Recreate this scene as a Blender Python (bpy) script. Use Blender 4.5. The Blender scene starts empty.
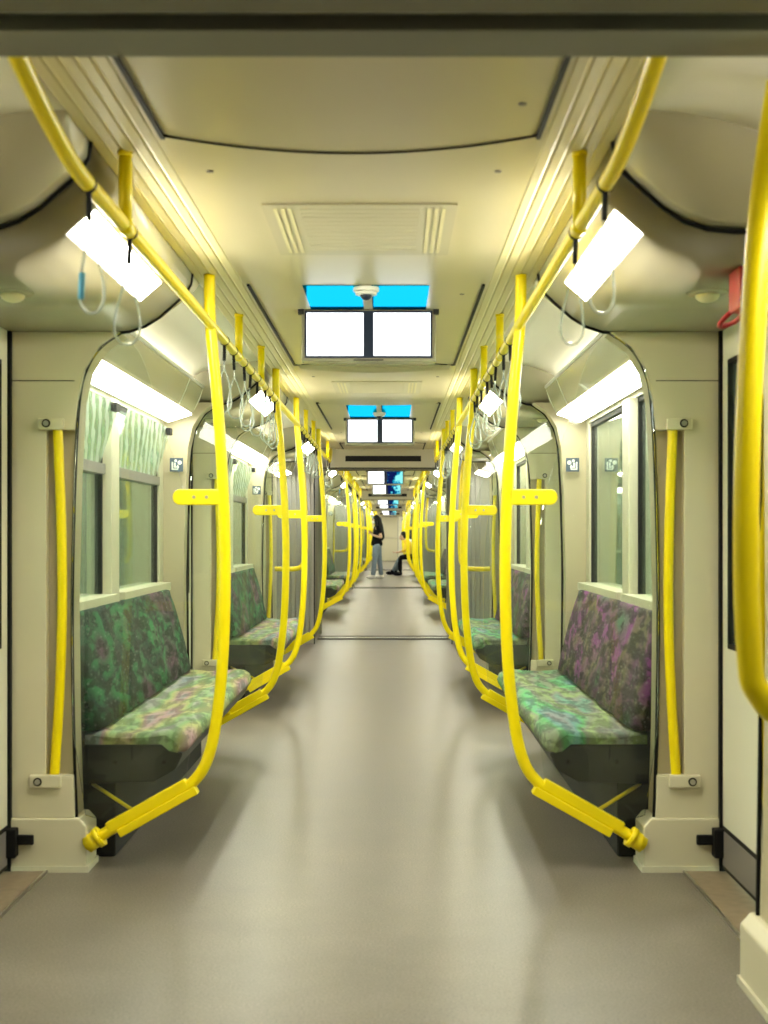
import bpy, bmesh, math, random
from mathutils import Vector, Matrix
random.seed(7)
S = bpy.context.scene
COL = S.collection
PI = math.pi

# ------------------------------------------------------------------ camera
F_PX = 1400.0
cam_d = bpy.data.cameras.new('camera')
cam = bpy.data.objects.new('camera', cam_d)
COL.objects.link(cam)
cam.location = (0.095, 0.0, 1.20)
cam.rotation_euler = (PI/2, 0, 0)
cam_d.sensor_fit = 'VERTICAL'
cam_d.sensor_height = 36.0
cam_d.lens = F_PX*36.0/1024.0
cam_d.shift_x = -8/1024.0
cam_d.shift_y = 21/1024.0
cam_d.clip_start = 0.05
cam_d.dof.use_dof = True
cam_d.dof.focus_distance = 9.0
cam_d.dof.aperture_fstop = 4.8
S.camera = cam

# ------------------------------------------------------------------ world, exposure
LIGHT_DOOR = 58.0
LIGHT_STRIP = 16.0
LIGHT_UP = 10.0
w = bpy.data.worlds.new('world'); S.world = w
w.use_nodes = True
w.node_tree.nodes['Background'].inputs[0].default_value = (0.62, 0.72, 0.60, 1)
w.node_tree.nodes['Background'].inputs[1].default_value = 14.0
S.view_settings.view_transform = 'Standard'
S.view_settings.look = 'None'
S.view_settings.gamma = 1.0
S.view_settings.use_curve_mapping = False
S.view_settings.exposure = 0.48

# ------------------------------------------------------------------ materials
def mat(name, col, rough=0.5, metal=0.0, spec=0.5, noise=0.0, nscale=6.0, bump=0.0, bscale=200.0, emit=None, estr=0.0, coat=0.0):
    m = bpy.data.materials.new(name); m.use_nodes = True
    nt = m.node_tree; b = nt.nodes['Principled BSDF']
    b.inputs['Base Color'].default_value = (*col, 1)
    b.inputs['Roughness'].default_value = rough
    b.inputs['Metallic'].default_value = metal
    b.inputs['Specular IOR Level'].default_value = spec
    b.inputs['Coat Weight'].default_value = coat
    if emit:
        b.inputs['Emission Color'].default_value = (*emit, 1)
        b.inputs['Emission Strength'].default_value = estr
    if noise or bump:
        tc = nt.nodes.new('ShaderNodeTexCoord')
    if noise:
        n = nt.nodes.new('ShaderNodeTexNoise'); n.inputs['Scale'].default_value = nscale; n.inputs['Detail'].default_value = 6
        nt.links.new(tc.outputs['Object'], n.inputs['Vector'])
        mx = nt.nodes.new('ShaderNodeMix'); mx.data_type = 'RGBA'
        mx.inputs[6].default_value = (*[c*(1-noise) for c in col], 1)
        mx.inputs[7].default_value = (*[min(1, c*(1+noise)) for c in col], 1)
        nt.links.new(n.outputs['Fac'], mx.inputs[0]); nt.links.new(mx.outputs[2], b.inputs['Base Color'])
    if bump:
        n2 = nt.nodes.new('ShaderNodeTexNoise'); n2.inputs['Scale'].default_value = bscale
        nt.links.new(tc.outputs['Object'], n2.inputs['Vector'])
        bp = nt.nodes.new('ShaderNodeBump'); bp.inputs['Strength'].default_value = bump; bp.inputs['Distance'].default_value = 0.002
        nt.links.new(n2.outputs['Fac'], bp.inputs['Height']); nt.links.new(bp.outputs['Normal'], b.inputs['Normal'])
    return m

def thin_glass(name, tint=(0.96, 0.98, 0.96), rough=0.02, boost=0.0, haze=0.0):
    m = bpy.data.materials.new(name); m.use_nodes = True
    nt = m.node_tree; nt.nodes.remove(nt.nodes['Principled BSDF'])
    out = nt.nodes['Material Output']
    tr = nt.nodes.new('ShaderNodeBsdfTransparent'); tr.inputs[0].default_value = (*tint, 1)
    gl = nt.nodes.new('ShaderNodeBsdfGlossy'); gl.inputs['Roughness'].default_value = rough
    gl.inputs['Color'].default_value = (0.95, 0.98, 0.95, 1)
    fr = nt.nodes.new('ShaderNodeFresnel'); fr.inputs[0].default_value = 1.36
    ad = nt.nodes.new('ShaderNodeMath'); ad.operation = 'ADD'; ad.inputs[1].default_value = boost; ad.use_clamp = True
    nt.links.new(fr.outputs[0], ad.inputs[0])
    mx = nt.nodes.new('ShaderNodeMixShader')
    nt.links.new(ad.outputs[0], mx.inputs[0]); nt.links.new(tr.outputs[0], mx.inputs[1]); nt.links.new(gl.outputs[0], mx.inputs[2])
    last = mx
    if haze:
        df = nt.nodes.new('ShaderNodeBsdfDiffuse'); df.inputs[0].default_value = (0.75, 0.82, 0.75, 1)
        m2 = nt.nodes.new('ShaderNodeMixShader'); m2.inputs[0].default_value = haze
        nt.links.new(mx.outputs[0], m2.inputs[1]); nt.links.new(df.outputs[0], m2.inputs[2]); last = m2
    nt.links.new(last.outputs[0], out.inputs[0])
    return m

def etch(m):
    nt = m.node_tree; L = nt.links
    m2 = [n for n in nt.nodes if n.type == 'MIX_SHADER' and n.inputs[2].links and n.inputs[2].links[0].from_node.type == 'BSDF_DIFFUSE'][0]
    tc = nt.nodes.new('ShaderNodeTexCoord'); wv = nt.nodes.new('ShaderNodeTexWave'); wv.bands_direction = 'DIAGONAL'
    wv.inputs['Scale'].default_value = 5.0; wv.inputs['Distortion'].default_value = 5.0; wv.inputs['Detail'].default_value = 3
    L.new(tc.outputs['Object'], wv.inputs['Vector'])
    mr = nt.nodes.new('ShaderNodeMapRange'); mr.inputs[1].default_value = 0.35; mr.inputs[2].default_value = 0.65; mr.inputs[3].default_value = 0.15; mr.inputs[4].default_value = 0.75
    L.new(wv.outputs['Fac'], mr.inputs[0]); L.new(mr.outputs[0], m2.inputs[0])
def emis(name, col, s):
    m = bpy.data.materials.new(name); m.use_nodes = True
    nt = m.node_tree; nt.nodes.remove(nt.nodes['Principled BSDF'])
    e = nt.nodes.new('ShaderNodeEmission'); e.inputs[0].default_value = (*col, 1); e.inputs[1].default_value = s
    nt.links.new(e.outputs[0], nt.nodes['Material Output'].inputs[0])
    return m

def fabric(name, cols, scale=2.4, dark=0.85, stretch=(1, 0.55, 1)):
    """seat moquette: soft colour fields broken by small silhouettes and light speckles"""
    m = bpy.data.materials.new(name); m.use_nodes = True
    nt = m.node_tree; b = nt.nodes['Principled BSDF']; L = nt.links
    b.inputs['Roughness'].default_value = 0.75; b.inputs['Specular IOR Level'].default_value = 0.35
    tc = nt.nodes.new('ShaderNodeTexCoord')
    n = nt.nodes.new('ShaderNodeTexNoise'); n.inputs['Scale'].default_value = scale; n.inputs['Detail'].default_value = 2
    m0 = nt.nodes.new('ShaderNodeMapping'); m0.inputs['Scale'].default_value = stretch; L.new(tc.outputs['Object'], m0.inputs[0])
    L.new(m0.outputs[0], n.inputs['Vector'])
    cr = nt.nodes.new('ShaderNodeValToRGB'); el = cr.color_ramp.elements
    ps = [0.30 + 0.42*i/(len(cols)-1) for i in range(len(cols))]
    el[0].position = ps[0]; el[0].color = (*cols[0], 1); el[1].position = ps[-1]; el[1].color = (*cols[-1], 1)
    for p, c in list(zip(ps, cols))[1:-1]:
        e = el.new(p); e.color = (*c, 1)
    L.new(n.outputs['Fac'], cr.inputs[0])
    mp = nt.nodes.new('ShaderNodeMapping'); mp.inputs['Scale'].default_value = (0.9, 0.28, 0.9)
    L.new(tc.outputs['Object'], mp.inputs[0])
    n2 = nt.nodes.new('ShaderNodeTexNoise'); n2.inputs['Scale'].default_value = 26; n2.inputs['Detail'].default_value = 2
    L.new(mp.outputs[0], n2.inputs['Vector'])
    c2 = nt.nodes.new('ShaderNodeValToRGB'); c2.color_ramp.elements[0].position = 0.46; c2.color_ramp.elements[1].position = 0.56
    c2.color_ramp.elements[0].color = (0.12, 0.12, 0.12, 1); c2.color_ramp.elements[1].color = (1.25, 1.25, 1.25, 1)
    L.new(n2.outputs['Fac'], c2.inputs[0])
    mu = nt.nodes.new('ShaderNodeMix'); mu.data_type = 'RGBA'; mu.blend_type = 'MULTIPLY'; mu.inputs[0].default_value = dark
    L.new(cr.outputs[0], mu.inputs[6]); L.new(c2.outputs[0], mu.inputs[7])
    v = nt.nodes.new('ShaderNodeTexVoronoi'); v.inputs['Scale'].default_value = 60
    L.new(mp.outputs[0], v.inputs['Vector'])
    c3 = nt.nodes.new('ShaderNodeValToRGB'); c3.color_ramp.elements[0].position = 0.12; c3.color_ramp.elements[1].position = 0.3
    c3.color_ramp.elements[0].color = (1, 1, 1, 1); c3.color_ramp.elements[1].color = (0, 0, 0, 1)
    L.new(v.outputs['Distance'], c3.inputs[0])
    ml = nt.nodes.new('ShaderNodeMath'); ml.operation = 'MULTIPLY'; ml.inputs[1].default_value = 0.16
    L.new(c3.outputs[0], ml.inputs[0])
    m2 = nt.nodes.new('ShaderNodeMix'); m2.data_type = 'RGBA'; m2.inputs[7].default_value = (0.6, 0.62, 0.56, 1)
    L.new(ml.outputs[0], m2.inputs[0]); L.new(mu.outputs[2], m2.inputs[6]); L.new(m2.outputs[2], b.inputs['Base Color'])
    return m

M = {}
M['yellow'] = mat('yellow_enamel', (0.90, 0.71, 0.0), 0.30, noise=0.04, nscale=9, spec=0.45)
M['yellow_edge'] = mat('yellow_clamp', (0.90, 0.71, 0.0), 0.38)
M['wall'] = mat('cream_panel', (0.60, 0.57, 0.43), 0.42, noise=0.04, nscale=3, bump=0.05)
M['pillar'] = mat('cream_pillar', (0.62, 0.58, 0.42), 0.40, noise=0.04, nscale=4, bump=0.05)
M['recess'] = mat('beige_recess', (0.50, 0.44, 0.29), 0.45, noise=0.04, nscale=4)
M['cove'] = mat('grey_cove', (0.46, 0.43, 0.31), 0.26, noise=0.04, nscale=2)
M['ceiling'] = mat('ceiling_cream', (0.56, 0.495, 0.32), 0.30, noise=0.03, nscale=2)
M['rib'] = mat('ceiling_rib', (0.70, 0.63, 0.38), 0.48, noise=0.03, nscale=2)
M['bayceil'] = mat('bay_ceiling_white', (0.84, 0.81, 0.70), 0.5)
M['vent'] = mat('vent_beige', (0.52, 0.47, 0.32), 0.4)
M['black'] = mat('black_rubber', (0.006, 0.006, 0.006), 0.6, spec=0.2)
M['darkgrey'] = mat('dark_grey_shell', (0.014, 0.016, 0.015), 0.5, noise=0.1, nscale=20)
M['underseat'] = mat('underseat_black', (0.008, 0.008, 0.008), 0.7)
M['metal'] = mat('brushed_metal', (0.55, 0.53, 0.48), 0.3, metal=1.0)
M['plate'] = mat('pale_metal_plate', (0.62, 0.58, 0.46), 0.3, metal=0.6)
M['endgrey'] = mat('end_wall_grey', (0.33, 0.32, 0.29), 0.45, noise=0.05, nscale=6)
M['gangway'] = mat('gangway_grey', (0.20, 0.18, 0.13), 0.5, noise=0.06, nscale=5)
M['door'] = mat('door_cream', (0.74, 0.72, 0.60), 0.35)
M['kick'] = mat('door_kick_grey', (0.20, 0.18, 0.17), 0.45)
M['sill'] = mat('worn_sill', (0.24, 0.18, 0.12), 0.5, noise=0.3, nscale=30)
M['hopper'] = thin_glass('etched_hopper_glass', (0.80, 0.90, 0.80), 0.1, 0.05, haze=0.45)
etch(M['hopper'])
M['glass'] = thin_glass('partition_glass', (0.95, 0.97, 0.95), 0.02, 0.0, haze=0.010)
M['winglass'] = thin_glass('window_glass', (0.78, 0.86, 0.76), 0.03, 0.08, haze=0.06)
M['clear'] = thin_glass('clear_plastic', (0.88, 0.89, 0.86), 0.15, 0.06, haze=0.30)
M['bluetag'] = mat('blue_tag', (0.15, 0.55, 0.85), 0.4)
M['lamp'] = emis('lamp_diffuser', (1.0, 0.96, 0.80), LIGHT_DOOR)
M['striplamp'] = emis('strip_diffuser', (1.0, 0.97, 0.84), LIGHT_STRIP)
M['uplamp'] = emis('uplight_diffuser', (1.0, 0.97, 0.86), LIGHT_UP)
M['screen'] = emis('white_screen', (0.93, 0.98, 1.0), 1.6)
M['bezel'] = mat('navy_bezel', (0.01, 0.02, 0.05), 0.3)
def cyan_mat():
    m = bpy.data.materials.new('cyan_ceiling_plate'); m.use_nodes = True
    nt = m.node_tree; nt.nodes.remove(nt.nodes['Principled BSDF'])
    g = nt.nodes.new('ShaderNodeBsdfGlossy'); g.inputs['Color'].default_value = (0.004, 0.34, 0.62, 1); g.inputs['Roughness'].default_value = 0.10  # cyan glow of the screens put into the gloss colour
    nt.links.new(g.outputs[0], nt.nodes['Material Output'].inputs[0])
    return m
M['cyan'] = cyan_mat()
M['red'] = mat('red_plastic', (0.45, 0.02, 0.03), 0.35)
M['signblue'] = mat('sign_blue', (0.05, 0.08, 0.12), 0.4)
M['signwhite'] = mat('sign_white', (0.75, 0.78, 0.75), 0.4)
M['spot'] = mat('fitting_ivory', (0.78, 0.72, 0.48), 0.35)
M['white'] = mat('white_plastic', (0.75, 0.74, 0.68), 0.4)
M['floorstrip'] = mat('gangway_floor_plate', (0.13, 0.125, 0.11), 0.5)
FB = [(0.12, 0.04, 0.10), (0.07, 0.04, 0.06), (0.015, 0.13, 0.045), (0.01, 0.025, 0.02), (0.02, 0.17, 0.055), (0.09, 0.06, 0.07), (0.13, 0.05, 0.10)]
FBR = [(0.03, 0.04, 0.03), (0.03, 0.09, 0.035), (0.10, 0.03, 0.09), (0.10, 0.09, 0.04), (0.17, 0.03, 0.17), (0.10, 0.05, 0.09), (0.05, 0.13, 0.07)]
FS = [(0.26, 0.28, 0.30), (0.22, 0.30, 0.30), (0.40, 0.24, 0.27), (0.38, 0.38, 0.16), (0.22, 0.36, 0.16), (0.30, 0.30, 0.28), (0.20, 0.24, 0.28)]
FSR = [(0.22, 0.22, 0.24), (0.12, 0.26, 0.26), (0.10, 0.38, 0.13), (0.20, 0.22, 0.16), (0.24, 0.34, 0.12), (0.20, 0.20, 0.18), (0.12, 0.30, 0.22)]
M['back_l'] = fabric('moquette_back_green', FB, 2.6)
M['back_r'] = fabric('moquette_back_purple', FBR, 2.6)
M['seat_l'] = fabric('moquette_seat_pale', FS, 2.0, 0.45, (3.0, 0.55, 1))
M['seat_r'] = fabric('moquette_seat_green', FSR, 2.0, 0.5, (3.0, 0.6, 1))

def floor_mat():
    m = mat('vinyl_floor', (0.30, 0.27, 0.21), 0.38)
    nt = m.node_tree; L = nt.links; b = nt.nodes['Principled BSDF']
    tc = nt.nodes.new('ShaderNodeTexCoord')
    n = nt.nodes.new('ShaderNodeTexNoise'); n.inputs['Scale'].default_value = 3.0; n.inputs['Detail'].default_value = 8; n.inputs['Roughness'].default_value = 0.65
    L.new(tc.outputs['Object'], n.inputs['Vector'])
    cr = nt.nodes.new('ShaderNodeValToRGB')
    cr.color_ramp.elements[0].position = 0.3; cr.color_ramp.elements[0].color = (0.135, 0.114, 0.092, 1)
    cr.color_ramp.elements[1].position = 0.7; cr.color_ramp.elements[1].color = (0.215, 0.186, 0.153, 1)
    L.new(n.outputs['Fac'], cr.inputs[0])
    n2 = nt.nodes.new('ShaderNodeTexNoise'); n2.inputs['Scale'].default_value = 140; n2.inputs['Detail'].default_value = 3
    L.new(tc.outputs['Object'], n2.inputs['Vector'])
    c2 = nt.nodes.new('ShaderNodeValToRGB'); c2.color_ramp.elements[0].position = 0.35; c2.color_ramp.elements[1].position = 0.65
    c2.color_ramp.elements[0].color = (0.70, 0.70, 0.70, 1); c2.color_ramp.elements[1].color = (1.15, 1.15, 1.15, 1)
    L.new(n2.outputs['Fac'], c2.inputs[0])
    mu = nt.nodes.new('ShaderNodeMix'); mu.data_type = 'RGBA'; mu.blend_type = 'MULTIPLY'; mu.inputs[0].default_value = 1
    L.new(cr.outputs[0], mu.inputs[6]); L.new(c2.outputs[0], mu.inputs[7]); L.new(mu.outputs[2], b.inputs['Base Color'])
    mr = nt.nodes.new('ShaderNodeMapRange'); mr.inputs[3].default_value = 0.28; mr.inputs[4].default_value = 0.48
    L.new(n.outputs['Fac'], mr.inputs[0]); L.new(mr.outputs[0], b.inputs['Roughness'])
    return m
M['floor'] = floor_mat()

def picture_mat():
    """the right-hand screens of the farther cars: dark blue picture with cyan shapes"""
    m = bpy.data.materials.new('picture_screen'); m.use_nodes = True
    nt = m.node_tree; L = nt.links; nt.nodes.remove(nt.nodes['Principled BSDF'])
    tc = nt.nodes.new('ShaderNodeTexCoord')
    n = nt.nodes.new('ShaderNodeTexNoise'); n.inputs['Scale'].default_value = 16; n.inputs['Detail'].default_value = 4
    L.new(tc.outputs['Object'], n.inputs['Vector'])
    sx = nt.nodes.new('ShaderNodeSeparateXYZ'); L.new(tc.outputs['Object'], sx.inputs[0])
    ad = nt.nodes.new('ShaderNodeMath'); ad.operation = 'MULTIPLY_ADD'; ad.inputs[1].default_value = 1.4; ad.inputs[2].default_value = -0.17
    L.new(sx.outputs[0], ad.inputs[0])
    a2 = nt.nodes.new('ShaderNodeMath'); a2.operation = 'ADD'; L.new(ad.outputs[0], a2.inputs[0]); L.new(n.outputs['Fac'], a2.inputs[1])
    cr = nt.nodes.new('ShaderNodeValToRGB'); e = cr.color_ramp.elements
    e[0].position = 0.47; e[0].color = (0.004, 0.01, 0.08, 1); e[1].position = 0.68; e[1].color = (0.25, 0.85, 0.8, 1)
    k = e.new(0.55); k.color = (0.0, 0.25, 0.45, 1)
    L.new(a2.outputs[0], cr.inputs[0])
    em = nt.nodes.new('ShaderNodeEmission'); em.inputs[1].default_value = 0.9
    L.new(cr.outputs[0], em.inputs[0]); L.new(em.outputs[0], nt.nodes['Material Output'].inputs[0])
    return m
M['picture'] = picture_mat()

def outside_mat():
    m = mat('station_wall', (0.42, 0.50, 0.38), 0.5)
    nt = m.node_tree; L = nt.links; b = nt.nodes['Principled BSDF']
    tc = nt.nodes.new('ShaderNodeTexCoord')
    wv = nt.nodes.new('ShaderNodeTexWave'); wv.bands_direction = 'Y'; wv.inputs['Scale'].default_value = 1.3; wv.inputs['Distortion'].default_value = 0.6
    L.new(tc.outputs['Object'], wv.inputs['Vector'])
    cr = nt.nodes.new('ShaderNodeValToRGB')
    cr.color_ramp.elements[0].color = (0.26, 0.34, 0.25, 1); cr.color_ramp.elements[1].color = (0.62, 0.68, 0.52, 1)
    L.new(wv.outputs['Fac'], cr.inputs[0]); L.new(cr.outputs[0], b.inputs['Base Color'])
    return m
M['outside'] = outside_mat()

# ------------------------------------------------------------------ mesh builder
class MB:
    def __init__(s): s.v = []; s.f = []; s.sm = []
    def add(s, vs, fs, smooth=False):
        o = len(s.v); s.v += [tuple(p) for p in vs]
        s.f += [tuple(i+o for i in f) for f in fs]; s.sm += [smooth]*len(fs); return s
    def box(s, x0, x1, y0, y1, z0, z1):
        vs = [(x, y, z) for x in (x0, x1) for y in (y0, y1) for z in (z0, z1)]
        return s.add(vs, [(0, 1, 3, 2), (4, 6, 7, 5), (0, 4, 5, 1), (2, 3, 7, 6), (0, 2, 6, 4), (1, 5, 7, 3)])
    def prism(s, prof, y0, y1, smooth=False):          # xz polygon pushed along y
        n = len(prof)
        vs = [(x, y0, z) for x, z in prof] + [(x, y1, z) for x, z in prof]
        s.add(vs, [(i, (i+1) % n, n+(i+1) % n, n+i) for i in range(n)], smooth)
        return s.add(vs, [tuple(range(n)), tuple(range(2*n-1, n-1, -1))])
    def sheet(s, prof, t, y0, y1, smooth=True):        # open xz line with thickness pushed along y
        return s.prism(prof + [(x+t[0], z+t[1]) for x, z in reversed(prof)], y0, y1, smooth)
    def tube(s, pts, r, n=12, caps=True):
        pts = [Vector(p) for p in pts]; rs = r if isinstance(r, list) else [r]*len(pts)
        vs = []; up = None
        for i, p in enumerate(pts):
            a = pts[max(i-1, 0)]; b = pts[min(i+1, len(pts)-1)]; d = (b-a).normalized()
            if up is None: up = d.orthogonal().normalized()
            up = (up - d*up.dot(d)).normalized(); sd = d.cross(up)
            for k in range(n):
                t = 2*PI*k/n; vs.append(p + rs[i]*(math.cos(t)*up+math.sin(t)*sd))
        fs = [(i*n+k, i*n+(k+1) % n, (i+1)*n+(k+1) % n, (i+1)*n+k) for i in range(len(pts)-1) for k in range(n)]
        s.add(vs, fs, True)
        if caps: s.add(vs[:n], [tuple(range(n))]); s.add(vs[-n:], [tuple(range(n))])
        return s
    def cyl(s, a, b, r, n=16): return s.tube([a, b], r, n)
    def ball(s, c, rx, ry, rz, n=12, m=8, zmin=-1.0, zmax=1.0):
        vs = []; fs = []
        a0 = math.asin(zmin); a1 = math.asin(zmax)
        for j in range(m+1):
            a = a0+(a1-a0)*j/m
            for k in range(n):
                t = 2*PI*k/n
                vs.append((c[0]+rx*math.cos(a)*math.cos(t), c[1]+ry*math.cos(a)*math.sin(t), c[2]+rz*math.sin(a)))
        for j in range(m):
            for k in range(n): fs.append((j*n+k, j*n+(k+1) % n, (j+1)*n+(k+1) % n, (j+1)*n+k))
        fs.append(tuple(range(n))); fs.append(tuple(m*n+k for k in range(n)))
        return s.add(vs, fs, True)
    def build(s, name, material, parent=None, bevel=0.0, weld=True):
        me = bpy.data.meshes.new(name)
        me.from_pydata(s.v, [], s.f)
        for i, p in enumerate(me.polygons): p.use_smooth = s.sm[i]
        bm = bmesh.new(); bm.from_mesh(me)
        if weld: bmesh.ops.remove_doubles(bm, verts=bm.verts, dist=1e-5)
        bmesh.ops.recalc_face_normals(bm, faces=bm.faces); bm.to_mesh(me); bm.free()
        if material: me.materials.append(material)
        for e in me.edges: pass
        o = bpy.data.objects.new(name, me); COL.objects.link(o)
        if parent: o.parent = parent
        if bevel:
            b = o.modifiers.new('bevel', 'BEVEL'); b.width = bevel; b.segments = 2; b.limit_method = 'ANGLE'; b.angle_limit = 0.6
        return o

def smooth_path(pts, n=8):
    P = [Vector(p) for p in pts]; out = []
    for i in range(len(P)-1):
        p0 = P[max(i-1, 0)]; p1 = P[i]; p2 = P[i+1]; p3 = P[min(i+2, len(P)-1)]
        for k in range(n):
            t = k/n
            out.append(0.5*((2*p1)+(p2-p0)*t+(2*p0-5*p1+4*p2-p3)*t*t+(3*p1-p0-3*p2+p3)*t**3))
    out.append(P[-1]); return out

ROOTS = []          # everything that belongs to one car: (object, 'thing'/'structure')
def thing(name, loc, label, cat, group=None, rec=True):
    o = bpy.data.objects.new(name, None); COL.objects.link(o); o.location = loc; o.empty_display_size = 0.1
    o['label'] = label; o['category'] = cat
    if group: o['group'] = group
    if rec: ROOTS.append(o)
    return o
def local(o, *parts):       # parts were built in car coordinates: shift them to the thing's base
    for p in parts:
        p.location = p.location - o.location
def struct(o, rec=True):
    o['kind'] = 'structure'
    if rec: ROOTS.append(o)
    return o
ORD = ['first', 'second', 'third', 'fourth', 'fifth', 'sixth', 'seventh', 'eighth', 'ninth', 'tenth', 'eleventh', 'twelfth', 'thirteenth',
       'fourteenth', 'fifteenth', 'sixteenth', 'seventeenth', 'eighteenth', 'nineteenth', 'twentieth']
CARS = ['nearest car', 'second car', 'third car', 'farthest car']
PERIOD = 14.6
MID = 8.63
def mir(y): return 2*MID - y
Y0, Y1 = 2.05, mir(2.05)
SIDES = [(-1, 'left'), (1, 'right')]

# =================================================================== STRUCTURE of one car
CH = 2.105      # ceiling height
o = struct(MB().box(-1.27, 1.27, Y0, Y1, -0.06, 0.0).build('floor', M['floor']))
# ceiling: flat centre, ribbed flanks
cb = MB()
cb.box(-0.415, 0.415, Y0, Y1, CH, CH+0.05)
cl = struct(cb.build('ceiling', M['ceiling']))
for s, sn in SIDES:
    m = MB()
    x = 0.445
    prof = []
    for k in range(5):
        xa = 0.445+0.035*k; h = CH+0.004*k
        prof += [(xa, h+0.003), (xa+0.006, h), (xa+0.027, h), (xa+0.033, h+0.003)]
    prof = [(s*a, b) for a, b in prof]
    m.sheet(prof, (0, 0.04), Y0, Y1, False)
    m.box(s*0.40, s*0.46, Y0, Y1, CH+0.05, CH+0.06)
    r = m.build('ceiling_ribs', M['rib'], cl)
    # white cove from the ribs out to the wall
    m = MB(); cove = [(0.615, 2.128), (0.72, 2.122), (0.83, 2.102), (0.93, 2.070), (1.02, 2.025), (1.10, 1.965), (1.155, 1.88)]
    for ca, cc in ((Y0, 3.45), (4.97, 7.80), (9.46, mir(4.97)), (mir(3.45), Y1)):
        m.sheet([(s*a, b) for a, b in cove], (s*0.03, 0.04), ca, cc, True)
    m.build('cove_panel', M['bayceil'], cl)
    # dark gaps beside the hatches in the bays and car ends
    for a, b in ((2.2, 3.2), (5.1, 7.52), (mir(7.52), mir(5.1)), (mir(3.2), mir(2.2))):
        MB().box(s*0.424, s*0.434, a, b, CH-0.006, CH+0.012).build('hatch_gap', M['black'], cl)
    MB().box(s*0.412, s*0.447, Y0, Y1, CH+0.002, CH+0.012).build('gap_strip', M['ceiling'], cl)
# bowed seams where the hatches end
for yy, d in ((3.20, 1), (7.52, -1), (mir(7.52), 1), (mir(3.20), -1)):
    pts = [(x/10*0.430, yy+0.15*d*(1-(x/10)**2)-0.02*d, CH-0.001) for x in range(-10, 11)]
    MB().tube(pts, 0.0035, 6).build('hatch_seam', M['black'], cl)
# soffit lip under the screens (bows down a little at the middle)
for yy, d in ((7.50, 1), (mir(7.50), -1)):
    m = MB()
    a = [(x/10*0.41, yy+0.13*d*(1-(x/10)**2)) for x in range(-10, 11)]
    vs = [(x, y, CH-0.025*(1-(x/0.41)**2)-0.003) for x, y in a] + [(x, y+0.30*d, CH+0.001) for x, y in a]
    m.add(vs, [(i, i+1, 21+i+1, 21+i) for i in range(20)], True)
    m.add([(x, y, CH+0.002) for x, y in a]+vs[:21], [(i, i+1, 21+i+1, 21+i) for i in range(20)], True)
    m.build('ceiling_lip', M['ceiling'], cl)
for x, y in ((0.36, 3.50), (0.37, 2.95), (-0.36, 3.50), (0.36, 5.3), (-0.36, 8.1), (0.36, 8.1), (-0.36, 12.6), (0.36, 12.6)):
    MB().cyl((x, y, CH-0.003), (x, y, CH+0.001), 0.009, 10).build('ceiling_screw', M['kick'], cl)

DOORS = [(3.72, 4.96), (7.80, 9.46), (mir(4.96), mir(3.72))]
BAYS = [(4.96, 7.80), (mir(7.80), mir(4.96))]
VEST = [(3.30, 4.98), (7.78, 9.48), (mir(4.98), mir(3.30))]
for s, sn in SIDES:
    X = lambda a: s*a
    # outer wall with openings for windows
    m = MB()
    for a, b in ((Y0, 3.72), (5.10, 7.66), (mir(7.66), mir(5.10)), (mir(3.72), Y1)):
        if b-a < 2:        # car end: plain wall
            m.box(X(1.155), X(1.27), a, b, 0, 2.0)
        else:
            m.box(X(1.155), X(1.27), a, b, 0, 0.90)
            m.box(X(1.155), X(1.27), a, b, 1.79, 2.0)
            m.box(X(1.155), X(1.27), a, a+0.14, 0.90, 1.79)
            m.box(X(1.155), X(1.27), b-0.14, b, 0.90, 1.79)
            c = (a+b)/2-0.20
            m.box(X(1.125), X(1.27), c-0.085, c+0.085, 0.90, 1.79)
    for a, b in DOORS:
        m.box(X(1.25), X(1.32), a, b, 1.95, 2.2)
    struct(m.build('wall_'+sn, M['wall'], bevel=0.004))

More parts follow.
